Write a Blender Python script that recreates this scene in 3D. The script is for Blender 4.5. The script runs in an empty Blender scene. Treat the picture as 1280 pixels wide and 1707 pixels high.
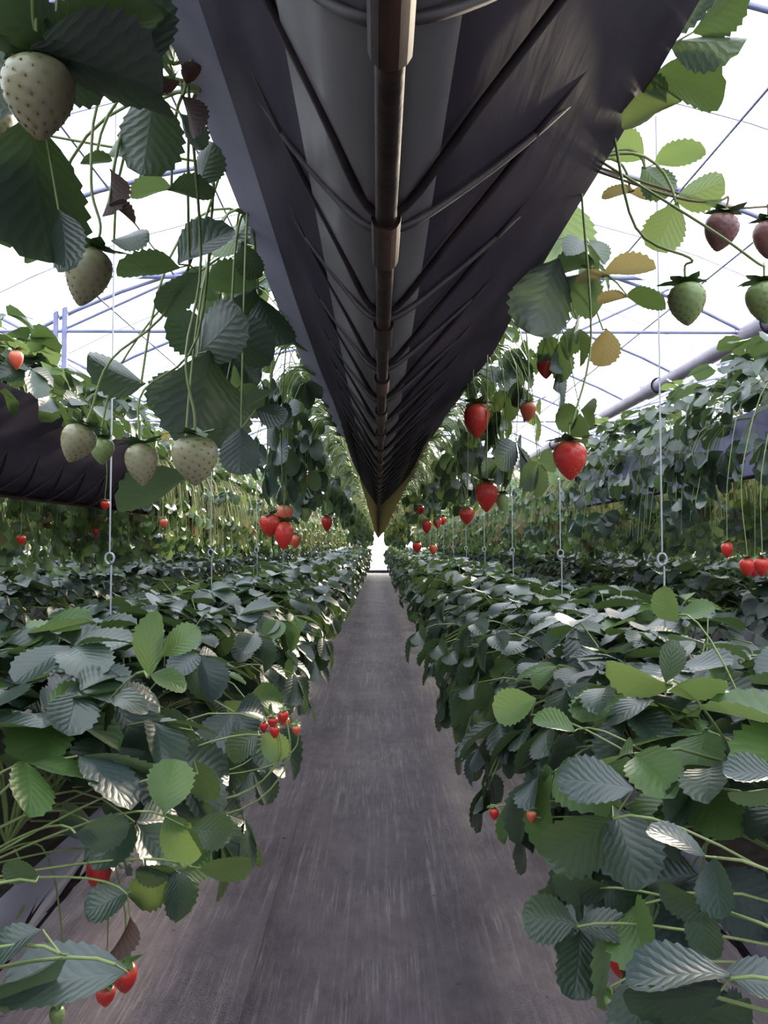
import bpy, math, random
import numpy as np
from mathutils import Vector, Matrix

# ------------------------------------------------------------------ camera, world, sun, exposure
SC = bpy.context.scene
COL = SC.collection
F = 1300.0                       # focal length in pixels of the 1280x1707 frame
ZC = 1.0                         # eye height above the matting
cam_d = bpy.data.cameras.new('camera'); cam = bpy.data.objects.new('camera', cam_d); COL.objects.link(cam)
cam_d.sensor_fit = 'VERTICAL'; cam_d.sensor_height = 36.0; cam_d.lens = 36.0 * F / 1707.0
cam_d.clip_start = 0.02; cam_d.clip_end = 300
YAW, PITCH = math.atan(10 / F), math.atan(52 / F)
fwd = Vector((math.sin(YAW) * math.cos(PITCH), math.cos(YAW) * math.cos(PITCH), math.sin(PITCH)))
rgt = Vector((math.cos(YAW), -math.sin(YAW), 0)); upv = rgt.cross(fwd)
cam.location = (0, 0, ZC)
cam.rotation_euler = Matrix((rgt, upv, -fwd)).transposed().to_euler()
SC.camera = cam

w = bpy.data.worlds.new('sky'); SC.world = w; w.use_nodes = True
bg = w.node_tree.nodes['Background']; bg.inputs[0].default_value = (0.77, 0.87, 1.0, 1); bg.inputs[1].default_value = 2.9

sun_d = bpy.data.lights.new('sun', 'SUN'); sun = bpy.data.objects.new('sun', sun_d); COL.objects.link(sun)
sun_d.energy = 16.5; sun_d.angle = math.radians(7); sun_d.color = (1.0, 0.86, 0.66)
SAZ, SEL = math.radians(27), math.radians(21.5)          # ahead and to the right, low
sdir = Vector((math.sin(SAZ) * math.cos(SEL), math.cos(SAZ) * math.cos(SEL), math.sin(SEL)))
sun.rotation_euler = sdir.to_track_quat('Z', 'Y').to_euler()
sun.location = (6, 12, 7)
SC.view_settings.view_transform = 'Standard'; SC.view_settings.look = 'None'
SC.view_settings.gamma = 1; SC.view_settings.use_curve_mapping = False
SC.view_settings.exposure = 0.0

R = random.Random(11)

def at(px, py, d):
    return Vector((0, 0, ZC)) + d * (fwd + (px - 640) / F * rgt + (853.5 - py) / F * upv)

# ------------------------------------------------------------------ materials
def nmat(name):
    m = bpy.data.materials.new(name); m.use_nodes = True
    nt = m.node_tree; nt.nodes.clear()
    out = nt.nodes.new('ShaderNodeOutputMaterial')
    return m, nt, out
def N(nt, t, **kw):
    n = nt.nodes.new(t)
    for k, v in kw.items():
        if k.startswith('i_'):
            key = k[2:]
            key = int(key) if key.isdigit() else key.replace('_', ' ')
            n.inputs[key].default_value = v
        else: setattr(n, k, v)
    return n
def L(nt, a, b): nt.links.new(a, b)
def math_n(nt, op, a, b=None, c=None):
    n = nt.nodes.new('ShaderNodeMath'); n.operation = op
    for i, x in enumerate((a, b, c)):
        if x is None: continue
        if isinstance(x, (int, float)): n.inputs[i].default_value = x
        else: nt.links.new(x, n.inputs[i])
    return n.outputs[0]
def mixc(nt, fac, a, b):
    n = nt.nodes.new('ShaderNodeMix'); n.data_type = 'RGBA'
    for s, x in ((n.inputs[0], fac), (n.inputs[6], a), (n.inputs[7], b)):
        if isinstance(x, (int, float)): s.default_value = x
        elif isinstance(x, tuple): s.default_value = (*x, 1)
        else: nt.links.new(x, s)
    return n.outputs[2]
def simple(name, col, rough=0.5, metal=0.0, spec=0.5, var=None, scale=30.0, bump=0.0, coord='Object', stretch=(1, 1, 1)):
    m, nt, out = nmat(name)
    p = N(nt, 'ShaderNodeBsdfPrincipled'); p.inputs['Roughness'].default_value = rough
    p.inputs['Metallic'].default_value = metal; p.inputs['Specular IOR Level'].default_value = spec
    p.inputs['Base Color'].default_value = (*col, 1)
    if var or bump:
        tc = N(nt, 'ShaderNodeTexCoord'); mp = N(nt, 'ShaderNodeMapping'); mp.inputs['Scale'].default_value = stretch
        L(nt, tc.outputs[coord], mp.inputs[0])
        nz = N(nt, 'ShaderNodeTexNoise', i_Scale=scale, i_Detail=5.0); L(nt, mp.outputs[0], nz.inputs['Vector'])
        if var:
            rp = N(nt, 'ShaderNodeMapRange', i_1=0.35, i_2=0.7); L(nt, nz.outputs[0], rp.inputs[0])
            L(nt, mixc(nt, rp.outputs[0], col, var), p.inputs['Base Color'])
        if bump:
            b = N(nt, 'ShaderNodeBump', i_Strength=bump, i_Distance=0.004); L(nt, nz.outputs[0], b.inputs['Height']); L(nt, b.outputs[0], p.inputs['Normal'])
    L(nt, p.outputs[0], out.inputs[0])
    return m

def leaf_mat(name, dark, light, under, trans, tfac=0.3, rough=0.42, spec=0.5, vein=None):
    m, nt, out = nmat(name)
    uv = N(nt, 'ShaderNodeUVMap'); sp = N(nt, 'ShaderNodeSeparateXYZ'); L(nt, uv.outputs[0], sp.inputs[0])
    a = math_n(nt, 'MULTIPLY', math_n(nt, 'ABSOLUTE', math_n(nt, 'SUBTRACT', sp.outputs[0], 0.5)), 2.0)
    p_ = math_n(nt, 'SUBTRACT', math_n(nt, 'MULTIPLY', sp.outputs[1], 8.0), math_n(nt, 'MULTIPLY', a, 3.0))
    tri = math_n(nt, 'PINGPONG', p_, 0.5)                      # 0 on a side vein, 0.5 between
    rid = math_n(nt, 'POWER', math_n(nt, 'MULTIPLY', tri, 2.0), 0.6)
    mid = N(nt, 'ShaderNodeMapRange', i_1=0.0, i_2=0.09); L(nt, a, mid.inputs[0])
    hgt = math_n(nt, 'MULTIPLY', rid, mid.outputs[0])
    bmp = N(nt, 'ShaderNodeBump', i_Strength=0.22, i_Distance=0.002); L(nt, hgt, bmp.inputs['Height'])
    geo = N(nt, 'ShaderNodeNewGeometry'); oi = N(nt, 'ShaderNodeObjectInfo')
    rnd = math_n(nt, 'FRACT', math_n(nt, 'ADD', geo.outputs['Random Per Island'], oi.outputs['Random']))
    tc = N(nt, 'ShaderNodeTexCoord'); nz = N(nt, 'ShaderNodeTexNoise', i_Scale=22.0, i_Detail=3.0); L(nt, tc.outputs['Object'], nz.inputs['Vector'])
    f = math_n(nt, 'MULTIPLY_ADD', nz.outputs[0], 0.5, math_n(nt, 'MULTIPLY', math_n(nt, 'POWER', rnd, 1.6), 0.75))
    base = mixc(nt, f, dark, light)
    vm = math_n(nt, 'SUBTRACT', 1.0, hgt); vm = math_n(nt, 'MULTIPLY', math_n(nt, 'POWER', vm, 5.0), 0.35)
    base = mixc(nt, vm, base, vein or light)
    col = mixc(nt, geo.outputs['Backfacing'], base, under)
    p = N(nt, 'ShaderNodeBsdfPrincipled'); p.inputs['Roughness'].default_value = rough; p.inputs['Specular IOR Level'].default_value = spec
    L(nt, col, p.inputs['Base Color']); L(nt, bmp.outputs[0], p.inputs['Normal'])
    t = N(nt, 'ShaderNodeBsdfTranslucent'); L(nt, mixc(nt, vm, trans, tuple(x * 0.6 for x in trans)), t.inputs[0])
    mx = N(nt, 'ShaderNodeMixShader', i_0=tfac); L(nt, p.outputs[0], mx.inputs[1]); L(nt, t.outputs[0], mx.inputs[2])
    L(nt, mx.outputs[0], out.inputs[0])
    return m

def film_mat(name, col, clear):
    m, nt, out = nmat(name)
    tr = N(nt, 'ShaderNodeBsdfTransparent', i_0=(1, 1, 1, 1)); tl = N(nt, 'ShaderNodeBsdfTranslucent', i_0=(*col, 1))
    mx = N(nt, 'ShaderNodeMixShader', i_0=1 - clear); L(nt, tr.outputs[0], mx.inputs[1]); L(nt, tl.outputs[0], mx.inputs[2])
    L(nt, mx.outputs[0], out.inputs[0]); return m

def trough_mat(name, col, var, trans, tfac, rough=0.42, spec=0.5):
    m, nt, out = nmat(name)
    tc = N(nt, 'ShaderNodeTexCoord'); mp = N(nt, 'ShaderNodeMapping'); mp.inputs['Scale'].default_value = (1, .22, 1); L(nt, tc.outputs['Object'], mp.inputs[0])
    nz = N(nt, 'ShaderNodeTexNoise', i_Scale=14.0, i_Detail=5.0); L(nt, mp.outputs[0], nz.inputs['Vector'])
    rp = N(nt, 'ShaderNodeMapRange', i_1=0.35, i_2=0.72); L(nt, nz.outputs[0], rp.inputs[0])
    df = N(nt, 'ShaderNodeBsdfDiffuse'); gl = N(nt, 'ShaderNodeBsdfGlossy', i_Roughness=rough)
    c = mixc(nt, rp.outputs[0], col, var); L(nt, c, df.inputs[0])
    nb = N(nt, 'ShaderNodeTexNoise', i_Scale=55.0, i_Detail=3.0); L(nt, mp.outputs[0], nb.inputs['Vector'])
    b = N(nt, 'ShaderNodeBump', i_Strength=0.2, i_Distance=0.004); L(nt, nb.outputs[0], b.inputs['Height']); L(nt, b.outputs[0], gl.inputs['Normal'])
    p = N(nt, 'ShaderNodeMixShader', i_0=spec * .12); L(nt, df.outputs[0], p.inputs[1]); L(nt, gl.outputs[0], p.inputs[2])
    t = N(nt, 'ShaderNodeBsdfTranslucent', i_0=(*trans, 1))
    mx = N(nt, 'ShaderNodeMixShader', i_0=tfac); L(nt, p.outputs[0], mx.inputs[1]); L(nt, t.outputs[0], mx.inputs[2])
    L(nt, mx.outputs[0], out.inputs[0]); return m

def mat_weed():
    m, nt, out = nmat('woven_weed_mat')
    tc = N(nt, 'ShaderNodeTexCoord')
    def noise(scale, st, det=5.0, rough=0.6):
        mp = N(nt, 'ShaderNodeMapping'); mp.inputs['Scale'].default_value = st; L(nt, tc.outputs['Object'], mp.inputs[0])
        nz = N(nt, 'ShaderNodeTexNoise', i_Scale=scale, i_Detail=det, i_Roughness=rough); L(nt, mp.outputs[0], nz.inputs['Vector']); return nz.outputs[0]
    def rng_(x, a, b):
        r = N(nt, 'ShaderNodeMapRange', i_1=a, i_2=b); L(nt, x, r.inputs[0]); return r.outputs[0]
    blot = rng_(math_n(nt, 'ADD', math_n(nt, 'MULTIPLY', noise(3.0, (1, .6, 1)), .55), math_n(nt, 'MULTIPLY', noise(26.0, (1, .45, 1), 6.0, .7), .45)), 0.34, 0.68)
    base = mixc(nt, blot, (0.072, 0.053, 0.070), (0.215, 0.170, 0.196))
    streak = math_n(nt, 'MULTIPLY', rng_(noise(24.0, (2.2, .06, 1), 8.0, .78), 0.52, 0.68), rng_(noise(2.2, (1, .5, 1)), 0.36, 0.60))
    base = mixc(nt, math_n(nt, 'MULTIPLY', streak, 0.75), base, (0.46, 0.40, 0.41))
    fine = math_n(nt, 'MULTIPLY', rng_(noise(90.0, (1.6, .06, 1), 5.0), 0.52, 0.68), rng_(noise(2.6, (1, .8, 1)), 0.45, 0.6))
    base = mixc(nt, math_n(nt, 'MULTIPLY', fine, 0.6), base, (0.40, 0.35, 0.35))
    speck = rng_(noise(120.0, (1, 1, 1), 2.0), 0.70, 0.76)
    base = mixc(nt, math_n(nt, 'MULTIPLY', speck, 0.5), base, (0.35, 0.30, 0.28))
    crumb = rng_(noise(36.0, (1, 1, 1), 2.0), 0.71, 0.75)
    base = mixc(nt, crumb, base, (0.035, 0.026, 0.024))
    p = N(nt, 'ShaderNodeBsdfPrincipled'); p.inputs['Roughness'].default_value = 0.55; p.inputs['Specular IOR Level'].default_value = 0.45
    L(nt, base, p.inputs['Base Color'])
    wv = N(nt, 'ShaderNodeTexWave', bands_direction='X', i_Scale=130.0); L(nt, tc.outputs['Object'], wv.inputs[0])
    wy = N(nt, 'ShaderNodeTexWave', bands_direction='Y', i_Scale=60.0); L(nt, tc.outputs['Object'], wy.inputs[0])
    h = math_n(nt, 'ADD', math_n(nt, 'MULTIPLY', math_n(nt, 'ADD', wv.outputs[1], wy.outputs[1]), 0.2), noise(30.0, (1.5, .3, 1)))
    b = N(nt, 'ShaderNodeBump', i_Strength=0.6, i_Distance=0.004); L(nt, h, b.inputs['Height']); L(nt, b.outputs[0], p.inputs['Normal'])
    L(nt, p.outputs[0], out.inputs[0]); return m

def berry_mat(name, body, shoulder, pit):
    m, nt, out = nmat(name)
    uv = N(nt, 'ShaderNodeUVMap'); sp = N(nt, 'ShaderNodeSeparateXYZ'); L(nt, uv.outputs[0], sp.inputs[0])
    tc = N(nt, 'ShaderNodeTexCoord'); nz = N(nt, 'ShaderNodeTexNoise', i_Scale=60.0, i_Detail=3.0); L(nt, tc.outputs['Object'], nz.inputs['Vector'])
    rp = N(nt, 'ShaderNodeMapRange', i_1=0.0, i_2=0.34, i_3=1.0, i_4=0.0); L(nt, math_n(nt, 'ADD', sp.outputs[1], math_n(nt, 'MULTIPLY', math_n(nt, 'SUBTRACT', nz.outputs[0], .5), .25)), rp.inputs[0])
    c = mixc(nt, rp.outputs[0], body, shoulder)
    c = mixc(nt, sp.outputs[0], c, pit)                       # uv.x carries how deep the vertex lies in a seed pit
    p = N(nt, 'ShaderNodeBsdfPrincipled'); p.inputs['Roughness'].default_value = 0.32
    p.inputs['Subsurface Weight'].default_value = 0.25; p.inputs['Subsurface Radius'].default_value = (0.01, 0.004, 0.002); p.inputs['Subsurface Scale'].default_value = 0.5
    L(nt, c, p.inputs['Base Color']); L(nt, p.outputs[0], out.inputs[0]); return m

M = {}
M['leaf'] = leaf_mat('strawberry_leaf', (0.010, 0.025, 0.022), (0.032, 0.062, 0.038), (0.040, 0.064, 0.048), (0.12, 0.20, 0.045), 0.18, 0.38, 0.8, (0.05, 0.085, 0.055))
M['young'] = leaf_mat('young_leaf', (0.045, 0.100, 0.026), (0.080, 0.160, 0.040), (0.11, 0.17, 0.08), (0.24, 0.34, 0.10), 0.28, 0.43, 0.55, (0.13, 0.22, 0.08))
M['pale'] = leaf_mat('pale_leaf', (0.022, 0.042, 0.044), (0.048, 0.076, 0.074), (0.07, 0.10, 0.085), (0.15, 0.24, 0.08), 0.2, 0.38, 0.7, (0.10, 0.15, 0.12))
M['dry'] = leaf_mat('withered_leaf', (0.022, 0.012, 0.014), (0.060, 0.032, 0.028), (0.07, 0.045, 0.04), (0.12, 0.05, 0.03), 0.15, 0.6, 0.3)
M['tan'] = leaf_mat('yellowing_leaf', (0.10, 0.085, 0.04), (0.16, 0.13, 0.06), (0.14, 0.115, 0.06), (0.24, 0.20, 0.08), 0.35, 0.5, 0.3)
M['stem'] = simple('leaf_stalk', (0.17, 0.24, 0.07), 0.45, var=(0.26, 0.30, 0.12), scale=25)
M['sunlit_stem'] = simple('sunlit_stalk', (0.34, 0.34, 0.13), 0.5, var=(0.42, 0.36, 0.17), scale=25)  # curtain stalks, sunlight painted in as a yellow tone
M['redstem'] = simple('reddish_stalk', (0.16, 0.10, 0.06), 0.5, var=(0.24, 0.20, 0.08), scale=40)
M['drystem'] = simple('dry_stalk', (0.15, 0.10, 0.06), 0.7, var=(0.06, 0.04, 0.03), scale=40)
M['calyx'] = simple('fruit_cap', (0.05, 0.11, 0.03), 0.5, var=(0.10, 0.18, 0.05), scale=50)
M['red'] = berry_mat('ripe_fruit', (0.56, 0.030, 0.026), (0.66, 0.14, 0.08), (0.36, 0.008, 0.01))
M['pinkish'] = berry_mat('half_ripe_fruit', (0.68, 0.12, 0.07), (0.66, 0.42, 0.24), (0.5, 0.08, 0.05))
M['white'] = berry_mat('unripe_fruit', (0.30, 0.29, 0.17), (0.28, 0.32, 0.16), (0.22, 0.11, 0.05))
M['green'] = berry_mat('green_fruit', (0.24, 0.32, 0.12), (0.20, 0.30, 0.10), (0.14, 0.18, 0.06))
M['brownfruit'] = berry_mat('brownish_fruit', (0.20, 0.09, 0.09), (0.24, 0.13, 0.11), (0.12, 0.05, 0.05))
M['seed'] = simple('seed', (0.50, 0.36, 0.10), 0.4); M['seed_dark'] = simple('dark_seed', (0.20, 0.10, 0.04), 0.4)
M['petal'] = simple('petal', (0.8, 0.8, 0.76), 0.6)
M['film'] = film_mat('clear_greenhouse_film', (0.92, 0.95, 1.0), 0.48)
M['endfilm'] = film_mat('milky_end_film', (0.90, 0.97, 1.0), 0.25)
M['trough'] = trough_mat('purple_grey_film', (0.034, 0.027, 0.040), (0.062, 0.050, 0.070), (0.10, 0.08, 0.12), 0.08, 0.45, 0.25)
M['trough_sunglow'] = trough_mat('sun_glow_film', (0.13, 0.112, 0.055), (0.19, 0.16, 0.085), (0.28, 0.23, 0.11), 0.4, .55, .3)  # far trough length: yellowish-brown sun glow put into the film colour
M['liner'] = trough_mat('dusty_clear_liner', (0.15, 0.14, 0.15), (0.27, 0.26, 0.26), (0.22, 0.21, 0.2), 0.2, 0.25, 0.7)
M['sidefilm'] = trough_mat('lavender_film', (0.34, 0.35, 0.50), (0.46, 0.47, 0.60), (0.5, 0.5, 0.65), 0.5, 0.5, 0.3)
M['lip'] = trough_mat('blue_grey_film', (0.30, 0.31, 0.40), (0.42, 0.43, 0.52), (0.3, 0.3, 0.36), 0.3, 0.4)
M['whitefilm'] = trough_mat('white_film', (0.48, 0.50, 0.60), (0.62, 0.64, 0.72), (0.3, 0.3, 0.34), 0.15, 0.4)
M['rust'] = simple('rusty_pipe', (0.022, 0.013, 0.014), 0.6, 0.0, 0.2, var=(0.060, 0.030, 0.027), scale=60, bump=0.4)
M['rib'] = simple('dark_rib_wire', (0.016, 0.012, 0.014), 0.6, 0.0, 0.2, var=(0.035, 0.026, 0.027), scale=60)
M['galv'] = simple('painted_steel', (0.20, 0.21, 0.36), 0.4, 0.2, var=(0.28, 0.29, 0.44), scale=9)
M['wire'] = simple('white_rod', (0.36, 0.38, 0.42), 0.5)
M['duct'] = simple('white_duct', (0.17, 0.15, 0.21), 0.4, var=(0.12, 0.10, 0.16), scale=5)
M['soil'] = simple('substrate', (0.030, 0.022, 0.018), 0.95, var=(0.075, 0.055, 0.042), scale=60, bump=0.8)
M['earth'] = simple('bare_earth', (0.10, 0.085, 0.075), 0.95, var=(0.16, 0.14, 0.11), scale=2, bump=0.4)
M['weed'] = mat_weed()
M['rail'] = simple('dark_rail', (0.02, 0.025, 0.05), 0.5)

# ------------------------------------------------------------------ quad geometry helpers
class G:
    """quads only: v (n,3), f (m,4), uv (m,4,2), mi (m,)"""
    def __init__(s, v, f, uv=None, mi=0):
        s.v = np.asarray(v, float).reshape(-1, 3); s.f = np.asarray(f, int).reshape(-1, 4)
        s.uv = np.zeros((len(s.f), 4, 2)) if uv is None else uv
        s.mi = np.full(len(s.f), mi) if np.isscalar(mi) else np.asarray(mi)
    def tf(s, m):
        m = np.array(m); return G(s.v @ m[:3, :3].T + m[:3, 3], s.f, s.uv, s.mi)
    def mat(s, i): return G(s.v, s.f, s.uv, i)
def cat(gs):
    off = 0; fs = []
    for g in gs: fs.append(g.f + off); off += len(g.v)
    return G(np.vstack([g.v for g in gs]), np.vstack(fs), np.concatenate([g.uv for g in gs]), np.concatenate([g.mi for g in gs]))
def mesh(name, g, mats, smooth=True):
    me = bpy.data.meshes.new(name); n, m = len(g.v), len(g.f)
    me.vertices.add(n); me.vertices.foreach_set('co', g.v.astype(np.float32).ravel())
    me.loops.add(4 * m); me.loops.foreach_set('vertex_index', g.f.astype(np.int32).ravel())
    me.polygons.add(m); me.polygons.foreach_set('loop_start', np.arange(0, 4 * m, 4, dtype=np.int32))
    me.polygons.foreach_set('material_index', g.mi.astype(np.int32))
    me.polygons.foreach_set('use_smooth', np.full(m, smooth))
    u = me.uv_layers.new(name='UVMap'); u.data.foreach_set('uv', g.uv.astype(np.float32).ravel())
    for k in (mats if isinstance(mats, (list, tuple)) else [mats]): me.materials.append(M[k])
    me.update(calc_edges=True); return me
def obj(name, me, parent=None, loc=None):
    o = bpy.data.objects.new(name, me); COL.objects.link(o)
    if parent is not None: o.parent = parent
    if loc is not None: o.location = loc
    return o
def tag(o, label=None, cat_=None, group=None, kind=None):
    if label: o['label'] = label
    if cat_: o['category'] = cat_
    if group: o['group'] = group
    if kind: o['kind'] = kind
    return o
def empty(name, loc):
    o = bpy.data.objects.new(name, None); COL.objects.link(o); o.location = loc; o.empty_display_size = .05; return o

def bez(p0, p1, p2, n=6):
    p0, p1, p2 = map(np.array, (p0, p1, p2)); t = np.linspace(0, 1, n)[:, None]
    return (1 - t) ** 2 * p0 + 2 * t * (1 - t) * p1 + t ** 2 * p2
def spline(pts, n=6):
    """Catmull-Rom through pts"""
    P = [np.array(p, float) for p in pts]; P = [2 * P[0] - P[1]] + P + [2 * P[-1] - P[-2]]; out = []
    for i in range(1, len(P) - 2):
        for t in np.linspace(0, 1, n, endpoint=False):
            a, b, c, d = P[i - 1], P[i], P[i + 1], P[i + 2]
            out.append(.5 * (2 * b + (c - a) * t + (2 * a - 5 * b + 4 * c - d) * t * t + (3 * b - a - 3 * c + d) * t ** 3))
    out.append(P[-2]); return np.array(out)
def tube(pts, r0, r1=None, k=5, mi=0, cap=False):
    pts = np.asarray(pts, float); n = len(pts); r1 = r0 if r1 is None else r1
    T = np.gradient(pts, axis=0); T /= np.linalg.norm(T, axis=1)[:, None] + 1e-12
    ref = np.array([0.31, 0.17, 0.93]); 
    if abs(T.mean(0) @ ref) > .9 * np.linalg.norm(T.mean(0)): ref = np.array([1.0, 0.1, 0.05])
    A = np.cross(T, ref); A /= np.linalg.norm(A, axis=1)[:, None]; B = np.cross(T, A)
    an = np.arange(k) * 2 * math.pi / k; r = np.linspace(r0, r1, n)[:, None, None]
    v = pts[:, None] + r * (np.cos(an)[None, :, None] * A[:, None] + np.sin(an)[None, :, None] * B[:, None])
    f = [(i * k + j, i * k + (j + 1) % k, (i + 1) * k + (j + 1) % k, (i + 1) * k + j) for i in range(n - 1) for j in range(k)]
    v = v.reshape(-1, 3)
    if cap and k % 2 == 0:
        for b in (0, (n - 1) * k):
            f += [(b, b + j, b + j + 1, b + j + 2) for j in range(1, k - 2, 2)]
    return G(v, f, None, mi)
def box(x0, x1, y0, y1, z0, z1):
    v = [(x, y, z) for x in (x0, x1) for y in (y0, y1) for z in (z0, z1)]
    return G(v, [(0, 1, 3, 2), (4, 6, 7, 5), (0, 4, 5, 1), (2, 3, 7, 6), (0, 2, 6, 4), (1, 5, 7, 3)])
def grid(P):
    """P (a,b,3) -> quads"""
    a, b = P.shape[:2]; i, j = np.meshgrid(np.arange(a - 1), np.arange(b - 1), indexing='ij'); q = (i * b + j).ravel()
    return G(P.reshape(-1, 3), np.stack([q, q + b, q + b + 1, q + 1], 1))

# ------------------------------------------------------------------ leaf geometry
TT = np.array([0, .08, .2, .34, .48, .62, .74, .85, .93, .98, 1.0]); WW = np.array([.05, .27, .60, .84, .97, 1.0, .95, .80, .58, .34, .10])
LOD = {3: (18, 6), 2: (8, 4), 1: (4, 2)}
def leaflet(Ln, Wd, cup=.18, droop=.12, lod=2, mi=0, rng=R, curl=0.0):
    nu, nv = LOD[lod]
    t = np.linspace(0, 1, nu + 1)
    wv = np.interp(t, TT, WW) * Wd / 2
    if lod >= 2:
        s = np.where(np.arange(nu + 1) % 2 == 1, 1.04, .925); s[0] = 1; wv = wv * s
    u = np.linspace(-1, 1, nv + 1)
    X = u[None] * wv[:, None]
    Y = np.repeat((t * Ln)[:, None], nv + 1, 1)
    if lod >= 2: Y = Y + (np.abs(u)[None] > .99) * (np.arange(nu + 1) % 2 == 1)[:, None] * Ln * .02
    ph = rng.uniform(0, 6.3)
    Z = cup * np.abs(u)[None] ** 1.4 * wv[:, None] * (1 - .2 * t[:, None]) - droop * Ln * (t[:, None] ** 2) + .02 * Ln * np.sin(7 * t[:, None] + 2.2 * u[None] + ph) * np.abs(u)[None]
    Z = Z - curl * Ln * np.clip(np.abs(u)[None] - .55, 0, 1) ** 2
    g = grid(np.stack([X, Y, Z], -1))
    U = np.stack([np.repeat((u[None] * .5 + .5), nu + 1, 0), np.repeat(t[:, None], nv + 1, 1)], -1).reshape(-1, 2)
    g.uv = U[g.f]; g.mi = np.full(len(g.f), mi)
    # make the upper side face +Z
    a, b, c = g.v[g.f[0, 0]], g.v[g.f[0, 1]], g.v[g.f[0, 2]]
    n = np.cross(b - a, c - a)
    if n[2] < 0: g.f = g.f[:, ::-1]; g.uv = g.uv[:, ::-1]
    return g
def frame(pos, f, n):
    f = Vector(f).normalized(); n = Vector(n); r = f.cross(n).normalized(); n = r.cross(f)
    m = Matrix((r, f, n)).transposed().to_4x4(); m.translation = Vector(pos); return m
def trifoliate(pos, f, n, size, lod, rng, mi=0):
    gs = []
    base = frame(pos, f, n)
    for k, ang in enumerate((0, 1.25, -1.25)):
        sz = size * (1 if k == 0 else .92) * rng.uniform(.9, 1.08)
        g = leaflet(sz, sz * rng.uniform(.78, .92), rng.uniform(.1, .65), rng.uniform(.05, .42), lod, mi, rng)
        m = base @ Matrix.Rotation(ang + rng.uniform(-.15, .15), 4, 'Z') @ Matrix.Translation((0, .006 if k == 0 else .003, 0)) @ Matrix.Rotation(rng.uniform(-.45, .12), 4, 'X') @ Matrix.Rotation(rng.uniform(-.3, .3), 4, 'Y')
        gs.append(g.tf(m))
    return cat(gs)
KINDS = {  # p1, p2, forward, normal of the blade for leaves that start at the crown and lean to +Y
    'up':   ((0, .02, .12), (0, .07, .205), (0, .95, .15), (0, -.1, 1)),
    'mid':  ((0, .05, .15), (0, .16, .155), (0, .95, -.25), (0, .2, 1)),
    'low':  ((0, .11, .13), (0, .22, .05), (0, .75, -.6), (0, .6, .75)),
    'hang': ((0, .16, .09), (0, .21, -.10), (0, .35, -.95), (0, .95, .3)),
    'drop': ((0, .17, .10), (0, .15, -.36), (0, .1, -1), (0, 1, .1)),
    'deep': ((0, .17, .10), (0, .19, -.24), (0, .2, -1), (0, 1, .15)),
}
def leaf_parts(kind, lod, rng, size=.090):
    p1, p2, f, n = KINDS[kind]
    j = lambda p, s: tuple(c + rng.uniform(-s, s) for c in p)
    s = rng.uniform(.8, 1.15)
    p1 = tuple(c * s for c in j(p1, .02)); p2 = tuple(c * s for c in j(p2, .03))
    blade = trifoliate(p2, j(f, .25), j(n, .3), size * rng.uniform(.8, 1.12), lod, rng)
    pet = tube(bez((0, 0, 0), p1, p2, 6 if lod > 1 else 4), .0022, .0014, 5 if lod > 1 else 3)
    return blade, pet
LIB = {}                                   # near leaves: shared meshes (blade, petiole)
rl = random.Random(3)
for kd in KINDS:
    for q in range(4):
        b_, p_ = leaf_parts(kd, 3, rl); LIB[kd, q] = {}
        for mk in ('leaf', 'young', 'pale'):
            LIB[kd, q][mk] = mesh('leaf', b_, mk)
        LIB[kd, q]['pet'] = mesh('petiole', p_, 'stem')
def recipe(style, rng):
    """list of (kind, azimuth about Z; +Y = away from the trough on the open side)"""
    out = []
    U = lambda a: rng.uniform(-a, a)
    if style == 'bed':
        out += [('up', rng.uniform(0, 6.28)) for _ in range(6)] + [('mid', rng.uniform(0, 6.28)) for _ in range(6)]
        out += [('low', U(1.3)) for _ in range(4)] + [('hang', U(.9)) for _ in range(3)]
    elif style == 'inner':
        out += [('up', rng.uniform(0, 6.28)) for _ in range(6)] + [('mid', rng.uniform(0, 6.28)) for _ in range(5)] + [('low', U(1.5)) for _ in range(2)]
    elif style == 'high':
        out += [('up', rng.uniform(0, 6.28)) for _ in range(3)] + [('mid', U(1.6)) for _ in range(3)]
        out += [('low', U(1.1)) for _ in range(3)] + [('hang', U(.9)) for _ in range(4)] + [('deep', U(.8)) for _ in range(4)]
    elif style == 'curtain':
        out += [('up', rng.uniform(0, 6.28)) for _ in range(2)] + [('mid', U(1.6)) for _ in range(3)] + [('low', U(1.2)) for _ in range(2)] + [('hang', U(1)) for _ in range(3)] + [('deep', U(.9)) for _ in range(7)] + [('drop', U(.8)) for _ in range(8)]
    elif style == 'crest':
        out += [('up', rng.uniform(0, 6.28)) for _ in range(5)] + [('mid', U(1.2)) for _ in range(6)]
    elif style == 'sparse':
        out += [('mid', U(1.3)) for _ in range(2)] + [('low', U(.9)) for _ in range(2)] + [('hang', U(.8)) for _ in range(2)] + [('deep', U(.7)) for _ in range(1)]
    return out
def truss(rng, lod):
    """a bare fruit truss that hangs over the edge"""
    a = rng.uniform(-.5, .5); x = math.sin(a); d = rng.uniform(.2, .42); o = rng.uniform(.10, .17)
    pts = bez((0, 0, 0), (x * .12, .17, .08), (x * o, o + .03, -d), 6 if lod > 1 else 4)
    return tube(pts, .0018, .0010, 4 if lod > 1 else 3)
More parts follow.
